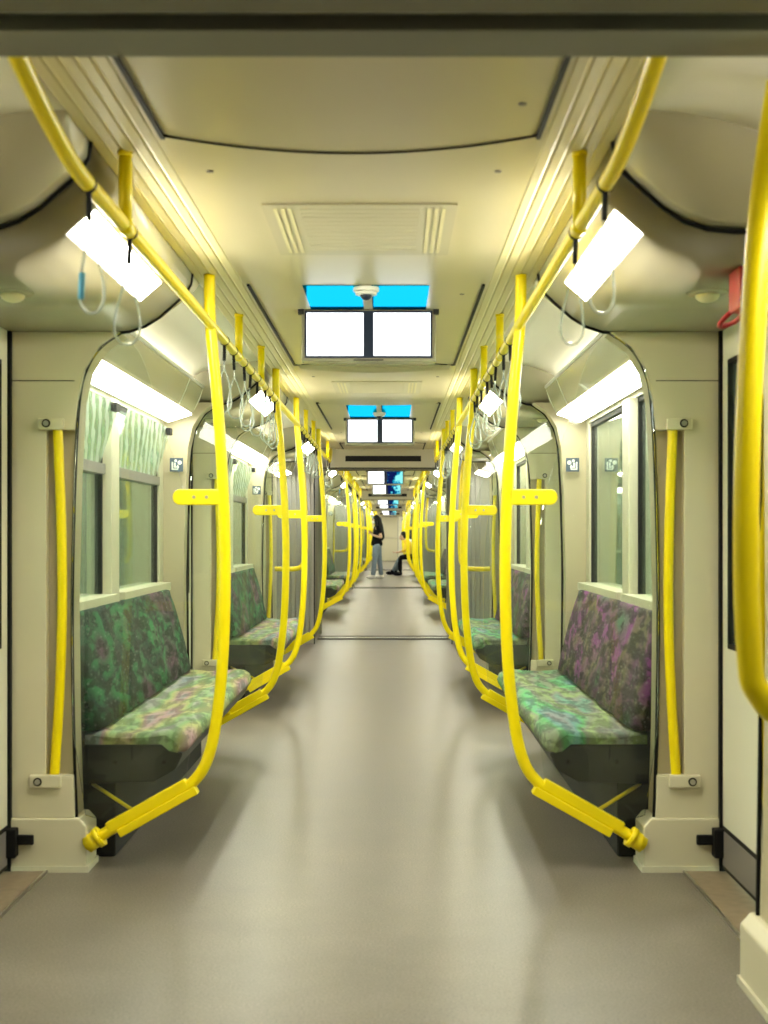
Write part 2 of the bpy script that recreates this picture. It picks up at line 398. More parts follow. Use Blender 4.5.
nwin = 0; ndoor = 0; ntrim = 0
for s, sn in SIDES:
    X = lambda a: s*a
    # windows
    for a, b in ((5.10, 7.66), (mir(7.66), mir(5.10))):
        c = (a+b)/2-0.20
        for y0, y1 in ((a+0.14, c-0.085), (c+0.085, b-0.14)):
            nwin += 1
            fr = MB()
            t = 0.022
            for (p, q, u, v) in ((y0, y1, 0.90, 0.90+t), (y0, y1, 1.79-t, 1.79), (y0, y0+t, 0.90, 1.79), (y1-t, y1, 0.90, 1.79)):
                fr.box(X(1.165), X(1.20), p, q, u, v)
            f = struct(fr.build('window_%d' % nwin, M['black']))
            MB().box(X(1.095), X(1.19), y0-0.02, y1+0.02, 0.895, 0.935).build('window_sill', M['wall'], f)
            if s < 0:
                MB().box(X(1.180), X(1.186), y0+t, y1-t, 0.92, 1.46).build('window_pane', M['winglass'], f)
                MB().box(X(1.150), X(1.20), y0+t*0.5, y1-t*0.5, 1.455, 1.50).build('transom', M['kick'], f)
                # hopper leaning inwards at the top, held by a latch
                h = MB(); vs = []
                for yy in (y0+0.03, y1-0.03):
                    vs += [(X(1.170), yy, 1.50), (X(1.178), yy, 1.50), (X(1.085), yy, 1.755), (X(1.093), yy, 1.757)]
                h.add(vs, [(0, 1, 3, 2), (4, 6, 7, 5), (0, 2, 6, 4), (1, 5, 7, 3), (0, 4, 5, 1), (2, 3, 7, 6)])
                hp = h.build('hopper_pane', M['hopper'], f)
                MB().box(X(1.065), X(1.09), y1-0.20, y1-0.12, 1.715, 1.75).build('latch', M['black'], hp)
            else:
                MB().box(X(1.180), X(1.186), y0+t, y1-t, 0.92, 1.77).build('window_pane', M['winglass'], f)
    # sliding doors
    for y0, y1 in DOORS:
        ndoor += 1
        mid = (y0+y1)/2
        d = struct(MB().box(X(1.262), X(1.30), y0+0.005, y1-0.005, 1.915, 1.95).build('door_%d' % ndoor, M['black']))
        for a, b in ((y0+0.02, mid-0.004), (mid+0.004, y1-0.02)):
            lf = MB(); wa, wb = a+0.09, b-0.09
            lf.box(X(1.262), X(1.30), a, b, 0.165, 0.80); lf.box(X(1.262), X(1.30), a, b, 1.80, 1.93)
            lf.box(X(1.262), X(1.30), a, wa, 0.80, 1.80); lf.box(X(1.262), X(1.30), wb, b, 0.80, 1.80)
            l = lf.build('door_leaf', M['door'], d, bevel=0.003)
            MB().box(X(1.259), X(1.29), a+0.01, b-0.01, 0.02, 0.17).build('kick_seal', M['black'], l)
            MB().box(X(1.256), X(1.29), a+0.025, b-0.025, 0.035, 0.155).build('kick_plate', M['kick'], l)
            MB().box(X(1.272), X(1.278), wa, wb, 0.80, 1.80).build('door_pane', M['winglass'], l)
            g = MB()
            for (p, q, u, v) in ((wa, wb, 0.80, 0.815), (wa, wb, 1.785, 1.80), (wa, wa+0.015, 0.8, 1.8), (wb-0.015, wb, 0.8, 1.8)):
                g.box(X(1.257), X(1.285), p, q, u, v)
            g.build('pane_seal', M['black'], l)
        g = MB(); g.box(X(1.251), X(1.30), y0-0.002, y0+0.02, 0, 1.95); g.box(X(1.251), X(1.30), y1-0.02, y1+0.002, 0, 1.95)
        g.box(X(1.245), X(1.30), mid-0.012, mid+0.012, 0.0, 1.93)
        g.build('door_seal', M['black'], d)
        MB().box(X(1.13), X(1.30), y0, y1, 0.0005, 0.006).build('door_sill', M['sill'], d)
        MB().box(X(1.122), X(1.13), y0, y1, 0.0005, 0.010).build('sill_edge', M['metal'], d)
    # door-side bulkheads (lamp housings) with rounded caps
    prof = [(0.615, 2.135), (0.622, 2.085), (0.640, 2.055), (0.669, 2.026), (0.735, 1.968), (0.785, 1.937), (0.84, 1.919), (0.90, 1.913), (1.27, 1.913)]
    for y0, y1 in VEST:
        ntrim += 1
        m = MB()
        m.prism([(X(a), b) for a, b in prof]+[(X(1.27), 2.2), (X(0.615), 2.2)], y0, y1, True)
        for yy, d in ((y0, -1), (y1, 1)):
            rings = []
            for k in range(7):
                t = k/6*PI/2
                L = 0.24*math.sin(t)
                ring = []
                for a, b in prof:
                    ring.append((X(a), yy+d*L, b + (2.145-b)*(1-math.cos(t))))
                rings.append(ring)
            n = len(prof); vs = [p for r in rings for p in r]
            m.add(vs, [(i*n+j, i*n+j+1, (i+1)*n+j+1, (i+1)*n+j) for i in range(6) for j in range(n-1)], True)
        tr = struct(m.build('trim_%d' % ntrim, M['cove'], weld=True))
        for yy in (y0, y1):
            P_ = prof[:-1]+[(1.15, 1.913)] if yy in (3.30, mir(3.30)) else prof[:-2]+[(0.87, 1.915)]
            MB().tube([(X(a), yy, b-0.002) for a, b in P_], 0.007, 6).build('seal', M['black'], tr)
    # pillars
    edge = [(1.03, 0.19), (1.04, 0.5), (1.045, 0.95), (1.035, 1.4), (1.02, 1.67), (0.995, 1.78), (0.945, 1.86), (0.87, 1.913)]
    for yf, d, in ((3.72, -1), (4.96, 1), (7.80, -1), (9.46, 1), (mir(4.96), -1), (mir(3.72), 1)):
        ntrim += 1
        T = 0.15 if abs(yf-3.72) > 0.01 and abs(yf-mir(3.72)) > 0.01 else 0.40
        ya, yb = yf+d*0.045, yf+d*T
        endp = T > 0.3
        if endp: T = 0.40
        E_ = [(1.065, 0.19), (1.075, 0.95), (1.072, 1.4), (1.07, 1.70), (1.07, 1.913)] if endp else edge
        XB = 1.022 if endp else 0.985
        full = [(X(a), b) for a, b in E_]+[(X(1.27), 1.913), (X(1.27), 0.19)]
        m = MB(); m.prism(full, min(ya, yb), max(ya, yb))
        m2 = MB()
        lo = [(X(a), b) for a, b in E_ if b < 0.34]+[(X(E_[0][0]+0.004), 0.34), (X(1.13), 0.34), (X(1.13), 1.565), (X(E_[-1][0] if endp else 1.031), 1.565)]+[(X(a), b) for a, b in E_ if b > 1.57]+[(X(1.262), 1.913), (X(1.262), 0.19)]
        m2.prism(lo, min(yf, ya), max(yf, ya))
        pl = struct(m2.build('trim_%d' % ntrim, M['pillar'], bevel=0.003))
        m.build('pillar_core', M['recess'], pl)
        # arch seal along the inner edge
        MB().tube([(X(p.x-0.003), yf+d*0.02, p.z) for p in smooth_path([(a, 0, b) for a, b in E_], 4)], 0.0065, 6).build('seal', M['black'], pl)
        bs = MB(); ye = yf+d*(T+0.01); y_ = yf-d*0.012
        bs.prism([(X(XB), 0.004), (X(XB), 0.16), (X(XB+0.027), 0.19), (X(1.262), 0.19), (X(1.262), 0.004)], min(y_, ye), max(y_, ye))
        bs.build('pillar_base', M['pillar'], pl, bevel=0.005)
        sk = MB(); sk.box(X(XB-0.007), X(1.262), min(y_-d*0.004, ye), max(y_-d*0.004, ye), 0, 0.022)
        sk.build('skirting', M['wall'], pl)
        MB().box(X(1.03), X(1.262), yf-d*0.0015, yf+d*0.004, 1.738, 1.741).build('panel_joint', M['black'], pl)
        # black catch at the foot of the door opening
        k = MB(); k.box(X(1.17), X(1.262), min(yf-d*0.03, yf-d*0.012), max(yf-d*0.03, yf-d*0.012), 0.10, 0.135)
        k.box(X(1.225), X(1.262), min(yf-d*0.06, yf-d*0.005), max(yf-d*0.06, yf-d*0.005), 0.06, 0.16)
        k.build('door_catch', M['black'], pl, bevel=0.004)

# end walls with the gangway portal
for yy, d in ((Y0, 1), (Y1, -1)):
    ntrim += 1
    m = MB(); ya, yb = sorted((yy, yy-d*0.10)) if d < 0 else (2.075, 2.19)
    PH = 1.90 if d < 0 else 1.945
    for s in (-1, 1):
        m.box(s*0.745, s*1.27, ya, yb, 0, PH)
    m.box(-1.27, 1.27, ya, yb, PH, 2.2)
    e = struct(m.build('trim_%d' % ntrim, M['endgrey'] if d < 0 else M['gangway']))
    if d > 0: yy = 2.19
    h = MB(); hz = 0.005 if d < 0 else 0.035; h.prism([(-0.62, PH+hz), (0.62, PH+hz), (0.60, 2.125), (-0.60, 2.125)], *sorted((yy, yy+d*0.05)))
    h.build('header_panel', M['cove'], e, bevel=0.004)
    MB().box(-0.41, 0.41, *sorted((yy+d*0.05, yy+d*0.056)), 1.975, 2.035).build('dark_slot', M['black'], e)
    if d < 0: MB().tube([(-0.745, yy+d*0.06, 0), (-0.745, yy+d*0.06, 1.84), (-0.69, yy+d*0.06, 1.902), (0.69, yy+d*0.06, 1.902), (0.745, yy+d*0.06, 1.84), (0.745, yy+d*0.06, 0)], 0.006, 8).build('portal_seal', M['black'], e)
    for s in (-1, 1):
        g = MB()
        for k in range(6):
            g.cyl((s*(0.80+0.05*k), yy+d*0.006, 0.05), (s*(0.80+0.05*k), yy+d*0.006, 1.88), 0.007, 6)
        g.build('wall_fluting', M['endgrey'], e)

# gangway beyond the far end (length 1.65)
G0, G1 = Y1+0.10, Y0+PERIOD-0.03
def gangway(g0, g1, rec):
    m = MB(); t = 0.04
    n = max(4, int((g1-g0)/0.07))
    for s in (-1, 1):
        pr = []
        for k in range(n+1):
            y = g0+(g1-g0)*k/n; pr.append((s*(0.78+(0.018 if k % 2 else 0)), y))
        vs = [(x, y, 0) for x, y in pr]+[(x, y, 1.93) for x, y in pr]
        m.add(vs, [(i, i+1, n+1+i+1, n+1+i) for i in range(n)])
        m.box(s*0.81, s*0.86, g0, g1, 0, 1.98)
    w_ = struct(m.build('wall_gangway', M['gangway'], weld=False), rec)
    m = MB(); m.box(-0.86, 0.86, g0, g1, 1.95, 2.01)
    c_ = struct(m.build('ceiling', M['gangway']), rec)
    MB().box(-0.86, 0.86, g1, g1+0.055, 1.985, 2.01).build('gap_backing', M['black'], c_)
    MB().cyl((-0.8, g1+0.028, 1.972), (0.8, g1+0.028, 1.972), 0.012, 10).build('ceiling_rod', M['metal'], c_)
    f_ = struct(MB().box(-0.86, 0.86, g0-0.10, g1+0.03, -0.06, 0.0).build('floor', M['floor']), rec)
    ys = (g0+g1)/2
    MB().box(-0.745, 0.745, ys-0.14, ys+0.10, 0, 0.012).build('floor_plate', M['floor'], f_, bevel=0.004)
    st = MB().box(-0.745, 0.745, ys-0.22, ys-0.12, 0.0, 0.016).build('threshold_strip', M['floorstrip'], f_)
    dd = MB()
    for k in range(48): dd.box(-0.72+k*0.03, -0.705+k*0.03, ys-0.205, ys-0.140, 0.016, 0.019)
    dd.build('tread_dots', M['metal'], f_)
    MB().box(-0.745, 0.745, ys+0.10, ys+0.13, 0, 0.02).build('threshold_strip', M['floorstrip'], f_)
gangway(G0, G1, True)

# =================================================================== THINGS of one car
# --- overhead rails
RX = 0.545; RZ = 1.935
for s, sn in SIDES:
    t = thing('overhead_rail', (s*RX, MID, 0), 'yellow overhead grab rail running along the %s side of the CAR ceiling' % sn, 'rail')
    yy = [2.20, 2.26, 2.40, 2.60, 2.80, 2.95]; zz = [CH-0.005, 2.085, 2.04, 1.985, 1.947, RZ]
    pts = [(s*(RX+0.02*(1-i/5)), a, b) for i, (a, b) in enumerate(zip(yy, zz))]
    pts = smooth_path(pts, 5)
    pts += [(s*RX, y, RZ) for y in (4, 6, 8, 10, 12, mir(3.1))]
    pts += [Vector((p.x, mir(p.y), p.z)) for p in reversed(smooth_path([(s*(RX+0.02*(1-i/5)), a, b) for i, (a, b) in enumerate(zip(yy, zz))], 5))]
    r = MB().tube(pts, 0.0175, 12).build('rail', M['yellow'], t); local(t, r)
    hs = [3.36, 5.85, 6.85, mir(6.85), mir(5.85), mir(3.36)]
    for h in hs:
        a = MB(); a.cyl((s*RX, h, RZ), (s*RX, h, CH+0.012), 0.0165, 12); a.cyl((s*RX, h, CH-0.002), (s*RX, h, CH+0.01), 0.019, 12)
        a.tube([(s*RX, h-0.035, RZ), (s*RX, h+0.035, RZ)], 0.0190, 12)
        q = a.build('rail_hanger', M['yellow'], t); local(t, q)

# --- glass partitions with looped yellow poles
def partition(s, sn, y, d, bay, end):
    """d=+1: the bay lies beyond the screen, -1: in front of it"""
    t = thing('glass_partition', (s*0.6, y, 0), '%s glass screen with yellow pole, %s end of %s seat bay, CAR' % (sn, end, bay), 'partition')
    P = [(0.552, CH+0.01), (0.548, 1.94), (0.522, 1.65), (0.502, 1.33), (0.496, 1.05), (0.505, 0.75), (0.530, 0.52), (0.562, 0.39), (0.61, 0.318), (0.68, 0.272), (0.80, 0.205), (0.905, 0.147), (0.99, 0.092)]
    pts = smooth_path([(s*a, y, b) for a, b in P], 6)
    p = MB().tube(pts, 0.0205, 14).build('pole', M['yellow'], t)
    c = MB(); c.cyl((s*0.985, y, 0.095), (s*0.945, y, 0.122), 0.031, 14); c.cyl((s*0.952, y, 0.117), (s*0.935, y, 0.128), 0.037, 14)
    c = c.build('foot_socket', M['yellow_edge'], t)
    # upper clamp paddle
    c1 = MB(); n = 10; pr = []
    for k in range(n+1):
        a = -PI/2+PI*k/n; pr.append((0.655+0.026*math.cos(a), 1.327+0.028*math.sin(a)))
    pr += [(0.49, 1.355), (0.49, 1.299)]
    c1.prism([(s*a, b) for a, b in pr], y-0.013, y+0.013)
    c1 = c1.build('upper_clamp', M['yellow_edge'], t, bevel=0.004)
    b = MB()
    for bx in (0.56, 0.605): b.cyl((s*bx, y-0.017, 1.327), (s*bx, y-0.010, 1.327), 0.006, 8); b.cyl((s*bx, y+0.010, 1.327), (s*bx, y+0.017, 1.327), 0.006, 8)
    b = b.build('bolts', M['metal'], c1)
    # lower clamp: two stepped bars along the sloping foot
    ax, az = 0.625, 0.305; bx_, bz = 0.905, 0.147
    dx, dz = bx_-ax, bz-az; L = math.hypot(dx, dz); ux, uz = dx/L, dz/L; nx, nz = -uz, ux   # nx,nz: up-outwards
    if nz < 0: nx, nz = -nx, -nz
    def bar(o0, o1, t0, t1, ya, yb):
        q = [(ax+ux*t0*L+nx*o0, az+uz*t0*L+nz*o0), (ax+ux*t1*L+nx*o0, az+uz*t1*L+nz*o0), (ax+ux*t1*L+nx*o1, az+uz*t1*L+nz*o1), (ax+ux*t0*L+nx*o1, az+uz*t0*L+nz*o1)]
        return MB().prism([(s*a, b) for a, b in q], ya, yb)
    c2 = bar(-0.008, 0.030, 0.0, 1.0, y-0.020, y+0.020).build('lower_clamp', M['yellow_edge'], t, bevel=0.004)
    c3 = bar(-0.040, -0.010, -0.06, 0.92, y-0.026, y+0.026).build('lower_clamp', M['yellow_edge'], t, bevel=0.004)
    br = MB().tube([(s*0.80, y+d*0.01, 0.20), (s*1.02, y+d*0.24, 0.27)], 0.007, 8).build('brace', M['yellow_edge'], t)
    # glass
    E = [(0.865, 1.912), (0.80, 1.84), (0.755, 1.72), (0.715, 1.58), (0.665, 1.43), (0.632, 1.30), (0.610, 1.1), (0.605, 0.8), (0.615, 0.5), (0.635, 0.33)]
    E = [(p.x, p.z) for p in smooth_path([(a, 0, b) for a, b in E], 4)]
    inner = [(0.905, 0.175), (1.02, 0.12)] if False else [(0.905, 0.178), (0.99, 0.20), (1.035, 0.5), (1.04, 0.95), (1.03, 1.4), (1.015, 1.67), (0.99, 1.78), (0.94, 1.855)]
    g = MB().prism([(s*a, b) for a, b in E+inner], y-0.004, y+0.004).build('glass_panel', M['glass'], t, weld=True)
    for q in (p, c, c1, c2, c3, br, g): local(t, q)
for bi, (a, b) in enumerate(BAYS):
    for s, sn in SIDES:
        partition(s, sn, a, 1, ORD[bi], 'near')
        partition(s, sn, b, -1, ORD[bi], 'far')

# --- benches
def bench(s, sn, ya, yb, bi):
    adj = ('green and dark' if s < 0 else 'purple and green')
    t = thing('bench_seat', (s*0.9, (ya+yb)/2, 0), '%s patterned bench along the %s wall, %s bay of the CAR' % (adj, sn, ORD[bi]), 'bench')
    NS = 5; n = 60; ys = [ya+(yb-ya)*k/n for k in range(n+1)]
    def groove(y):
        u = (y-ya)/(yb-ya)*NS; f = abs(u-round(u))
        if round(u) in (0, NS): return 0
        return math.exp(-(f/0.045)**2)
    def sweep(prof, fn, name, material, thick=None):
        m = MB(); N = len(prof); vs = []
        for y in ys:
            for j, (a, b) in enumerate(prof):
                a2, b2, y2 = fn(a, b, y, j); vs.append((s*a2, y2, b2))
        m.add(vs, [(i*N+j, i*N+(j+1) % N, (i+1)*N+(j+1) % N, (i+1)*N+j) for i in range(n) for j in range(N)], True)
        m.add(vs[:N], [tuple(range(N))]); m.add(vs[-N:], [tuple(range(N))])
        q = m.build(name, material, t); local(t, q); return q
    # seat pad with a rolled front edge
    seat = [(1.03, 0.475), (0.96, 0.468), (0.88, 0.462), (0.80, 0.466), (0.735, 0.474), (0.695, 0.468), (0.668, 0.448), (0.658, 0.415), (0.664, 0.395), (0.69, 0.40), (0.75, 0.425), (1.03, 0.425)]
    def fs(a, b, y, j):
        u = ((y-ya)/(yb-ya)*NS) % 1
        dish = -0.010*math.sin(PI*u) if j < 6 else 0
        e = min((y-ya), (yb-y)); r = 0.05
        dr = 0 if e > r else 0.03*(1-e/r)**2
        return (a + (0.006*groove(y) if j > 4 else 0) + (dr if 4 < j < 10 else 0), b - (0.008*groove(y) if j < 8 else 0) + dish - (dr*0.5 if j < 7 else 0), y)
    sweep(seat, fs, 'seat_cushion', M['seat_l'] if s < 0 else M['seat_r'])
    back = [(0.975, 0.475), (0.985, 0.55), (1.005, 0.65), (1.03, 0.75), (1.055, 0.84), (1.07, 0.880), (1.083, 0.900), (1.10, 0.904), (1.12, 0.893), (1.125, 0.86), (1.12, 0.5), (1.10, 0.475)]
    def fb(a, b, y, j):
        u = ((y-ya)/(yb-ya)*NS) % 1
        e = min((y-ya), (yb-y)); r = 0.20
        k = 0 if e > r else 1-math.sqrt(max(0, 1-(1-e/r)**2))
        b2 = 0.475+(b-0.475)*(1-0.30*k)
        front = j < 7
        return (a + (0.012*groove(y) + 0.014*math.sin(PI*u)*(1 if 0 < j < 6 else 0) + 0.03*k if front else 0), b2, y)
    sweep(back, fb, 'backrest', M['back_l'] if s < 0 else M['back_r'])
    sh = [(0.672, 0.392), (0.70, 0.33), (0.78, 0.285), (1.15, 0.275), (1.15, 0.47), (1.04, 0.47), (1.03, 0.425), (0.75, 0.423)]
    q = MB().prism([(s*a, b) for a, b in sh], ya+0.006, yb-0.006).build('seat_shell', M['darkgrey'], t, bevel=0.008); local(t, q)
    q = MB().box(s*0.93, s*1.15, ya+0.06, yb-0.03, 0.0, 0.277).build('plinth_box', M['underseat'], t, bevel=0.006); local(t, q)
    for bx in (0.74, 0.92):
        q = MB().cyl((s*bx, ya+0.001, 0.36), (s*bx, ya+0.010, 0.36), 0.008, 8).build('bolt', M['black'], t); local(t, q)
for bi, (a, b) in enumerate(((5.13, 7.56), (mir(7.56), mir(5.13)))):
    for s, sn in SIDES: bench(s, sn, a, b, bi)

# --- grab bars on the pillars
def grab_bar(s, sn, yf, d, di, side):
    t = thing('grab_bar', (s*1.09, yf, 0), 'vertical yellow grab bar on the %s pillar %s the %s doorway, CAR' % (sn, side, ORD[di]), 'grab bar')
    yb = yf+d*0.012
    pts = smooth_path([(s*1.093, yb, 1.60), (s*1.080, yb, 1.25), (s*1.076, yb, 0.95), (s*1.085, yb, 0.65), (s*1.105, yb, 0.32)], 6)
    b = MB().tube(pts, 0.0175, 12).build('bar', M['yellow'], t); local(t, b)
    for x0, x1, z0, z1, zb in ((1.065, 1.155, 1.565, 1.605, 1.587), (1.075, 1.185, 0.30, 0.345, 0.322)):
        p = MB().box(s*x0, s*x1, *sorted((yf-d*0.022, yf+d*0.001)), z0, z1).build('mounting_plate', M['pillar'], t, bevel=0.004)
        MB().cyl((s*(x1-0.03), yf-d*0.025, zb), (s*(x1-0.03), yf-d*0.02, zb), 0.015, 14).build('bolt_recess', M['black'], p)
        k = MB(); k.cyl((s*(x1-0.03), yf-d*0.030, zb), (s*(x1-0.03), yf-d*0.02, zb), 0.010, 12)
        k.build('bolt', M['metal'], p); local(t, p)
for yf, d, di, side in ((3.72, -1, 0, 'before'), (4.96, 1, 0, 'beyond'), (7.80, -1, 1, 'before'), (9.46, 1, 1, 'beyond'), (mir(4.96), -1, 2, 'before'), (mir(3.72), 1, 2, 'beyond')):
    for s, sn in SIDES: grab_bar(s, sn, yf, d, di, side)

# --- doorway lamps
for di, (y0, y1) in enumerate(((3.58, 4.60), (8.12, 9.14), (mir(4.60), mir(3.58)))):
    for s, sn in SIDES:
        t = thing('doorway_light', (s*0.70, (y0+y1)/2, 1.99), 'bright rectangular lamp over the %s %s doorway of the CAR' % (ORD[di], sn), 'light')
        ax, az, bx, bz = 0.669, 2.026, 0.735, 1.968
        nx, nz = -0.66, -0.75
        def slab(e, d0, d1, ya, yb):
            ux, uz = 0.751, -0.660
            q = [(ax-ux*e+nx*d0, az-uz*e+nz*d0), (bx+ux*e+nx*d0, bz+uz*e+nz*d0), (bx+ux*e+nx*d1, bz+uz*e+nz*d1), (ax-ux*e+nx*d1, az-uz*e+nz*d1)]
            return MB().prism([(s*a, b) for a, b in q], ya, yb)
        f = slab(0.007, -0.004, 0.004, y0-0.012, y1+0.012).build('lamp_frame', M['white'], t)
        g = slab(0.0, 0.0, 0.0065, y0, y1).build('diffuser', M['lamp'], t)
        local(t, f, g)
# --- bay strip lights in their housings
for bi, (y0, y1) in enumerate(((5.12, 7.56), (mir(7.56), mir(5.12)), (2.20, 2.92), (mir(2.92), mir(2.20)))):
    for s, sn in SIDES:
        t = thing('strip_light', (s*1.0, (y0+y1)/2, 1.9), ('long white strip light over the windows, %s side, %s bay, CAR' % (sn, ORD[bi])) if bi < 2 else ('short strip light high on the %s wall at the %s end of the CAR' % (sn, ('near', 'far')[bi-2])), 'light')
        hp = [(0.925, 1.978), (0.935, 1.995), (0.955, 2.0), (1.125, 1.875), (1.125, 1.80), (1.113, 1.806), (0.985, 1.846), (0.975, 1.858)]
        h = MB().prism([(s*a, b) for a, b in hp], y0, y1).build('lamp_housing', M['cove'], t, bevel=0.006)
        g = MB().prism([(s*a, b) for a, b in ((0.985, 1.838), (1.112, 1.798), (1.114, 1.808), (0.99, 1.848))], y0+0.01, y1-0.01).build('diffuser', M['striplamp'], t)
        e = MB().cyl((s*0.928, y0, 1.99), (s*0.928, y1, 1.99), 0.010, 10).build('edge_tube', M['white'], t)
        k = MB().tube([(s*0.928, y1, 1.99), (s*0.950, y1+0.004, 1.92), (s*0.985, y1+0.004, 1.855), (s*1.0, y1, 1.838)], 0.006, 8).build('end_bead', M['white'], t)
        k2 = MB().tube([(s*0.925, y1-0.5, 1.985), (s*0.950, y1-0.5, 1.918), (s*0.985, y1-0.5, 1.845)], 0.005, 8).build('housing_bead', M['white'], t)
        up = MB().prism([(s*a, b) for a, b in ((1.01, 1.967), (1.08, 1.915), (1.083, 1.921), (1.013, 1.973))], y0+0.02, y1-0.02).build('uplight', M['uplamp'], t)
        local(t, h, g, e, k, k2, up)

# --- double display units, dome cameras and added plates tinted like screen glow
def display(y, which, picture, PL=0.56):
    t = thing('display_unit', (0, y, CH), 'double flat display hanging across the ceiling, %s unit in the CAR' % which, 'screen')
    t['_disp'] = 1
    m = MB(); m.box(-0.272, 0.272, y+0.0, y+0.10, 1.895, CH)
    h = m.build('display_housing', M['cove'], t, bevel=0.006)
    tabs = [MB().box(*sorted((q*0.262, q*0.285)), y-0.012, y+0.02, 2.085, CH).build('mounting_tab', M['darkgrey'], t) for q in (-1, 1)]
    b = MB().box(-0.258, 0.258, y-0.012, y, 1.908, 2.098).build('bezel', M['bezel'], t)
    s1 = MB().box(-0.250, -0.020, y-0.015, y-0.012, 1.916, 2.090).build('screen', M['screen'], t)
    s2 = MB().box(0.020, 0.250, y-0.015, y-0.012, 1.916, 2.090).build('screen', M['picture'] if picture else M['screen'], t)
    k = MB().box(-0.06, 0.06, y-0.002, y, 1.898, 1.903).build('marking', M['darkgrey'], h)
    local(t, h, *tabs, b, s1, s2)
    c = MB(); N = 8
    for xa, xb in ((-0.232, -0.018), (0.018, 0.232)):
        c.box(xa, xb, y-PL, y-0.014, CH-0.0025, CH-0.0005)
    c.build('reflective_plate', M['cyan'], cl)  # added plates; screen glow on the ceiling is painted in as cyan
    q = thing('dome_camera', (0, y-0.52, CH), 'small white ceiling dome camera in front of the %s display, CAR' % which, 'camera')
    a = MB(); a.cyl((0, y-0.52, CH-0.018), (0, y-0.52, CH-0.002), 0.048, 20); a.cyl((0, y-0.52, CH-0.03), (0, y-0.52, CH-0.018), 0.040, 20)
    a = a.build('camera_base', M['white'], q, bevel=0.003)
    d = MB().ball((0, y-0.52, CH-0.030), 0.022, 0.022, 0.020, 14, 8).build('dome', M['bezel'], q)
    local(q, a, d)
display(5.67, 'nearer', False); display(11.02, 'farther', False, 1.2)

# --- flat ceiling grilles
for di, y in enumerate((3.84, 8.35, mir(4.53))):
    t = thing('ceiling_grille', (0, y+0.34, CH), 'flat pale ceiling vent panel above the %s doorway of the CAR' % ORD[di], 'vent')
    a = MB().box(-0.265, 0.275, y, y+0.69, CH-0.006, CH-0.0005).build('grille_frame', M['vent'], t)
    b = MB()
    for k in range(3): b.box(-0.235+k*0.02, -0.225+k*0.02, y+0.04, y+0.65, CH-0.0072, CH-0.006)
    b3 = MB()
    for k in range(3): b3.box(0.195+k*0.02, 0.205+k*0.02, y+0.04, y+0.65, CH-0.0072, CH-0.006)
    b2 = MB()
    for k in range(12): b2.box(-0.16, 0.17, y+0.05+k*0.05, y+0.06+k*0.05, CH-0.0072, CH-0.006)
    b = b.build('grille_bars', M['rib'], t); b2 = b2.build('grille_bars', M['vent'], t); b3 = b3.build('grille_bars', M['rib'], t); local(t, b2, b3); local(t, a, b)

# --- round fittings beneath the bulkheads
for di, y in enumerate((4.15, 8.70, mir(4.40))):
    for s, sn in SIDES:
        t = thing('round_fitting', (s*1.03, y, 1.913), 'small ivory round fitting under the housing above the %s %s doorway, CAR' % (ORD[di], sn), 'fitting')
        a = MB(); a.ball((s*1.03, y, 1.913), 0.062, 0.075, 0.010, 20, 4, -1, 0.0); a = a.build('fitting_plate', M['cove'], t)
        b = MB(); b.ball((s*1.03, y, 1.905), 0.036, 0.046, 0.022, 16, 6, -1, 0.0); b = b.build('fitting_cap', M['spot'], t)
        local(t, a, b)

# --- priority seat pictograms
for bi, y in enumerate((7.60, mir(5.16))):
    for s, sn in SIDES:
        t = thing('seat_sign', (s*1.075, y, 1.57), 'small dark square seat pictogram on the %s pillar at the %s bay, CAR' % (sn, ORD[bi]), 'sign')
        a = MB().box(s*1.075-0.036, s*1.075+0.036, y-0.003, y, 1.533, 1.607).build('sign_plate', M['signblue'], t)
        g = MB(); x0 = s*1.075
        def q(xa, xb, za, zb): g.box(*sorted((x0-s*xa, x0-s*xb)), y-0.0042, y-0.003, 1.57+za, 1.57+zb)
        q(-0.026, -0.018, -0.028, 0.016); q(-0.026, 0.010, -0.028, -0.020); q(0.004, 0.011, -0.024, 0.000)
        q(-0.014, -0.003, -0.016, 0.012); q(-0.014, 0.014, -0.016, -0.007)
        g.cyl((x0-s*(-0.004), y-0.0042, 1.57+0.022), (x0-s*(-0.004), y-0.003, 1.57+0.022), 0.008, 10)
        g.cyl((x0-s*0.018, y-0.0042, 1.57+0.012), (x0-s*0.018, y-0.003, 1.57+0.012), 0.012, 12)
        g = g.build('pictogram', M['signwhite'], t); local(t, a, g)

# --- red emergency handle over the first right doorway
t = thing('emergency_handle', (1.08, 3.78, 1.85), 'red emergency handle box at the top of the first right doorway, CAR', 'handle')
a = MB().box(1.018, 1.085, 3.722, 3.84, 1.80, 1.912).build('handle_box', M['red'], t, bevel=0.006)
b = MB().tube(smooth_path([(1.03, 3.85, 1.81), (1.005, 3.86, 1.785), (1.01, 3.90, 1.775), (1.045, 3.88, 1.785), (1.065, 3.845, 1.81)], 4), 0.007, 8).build('pull_handle', M['red'], t)
local(t, a, b)

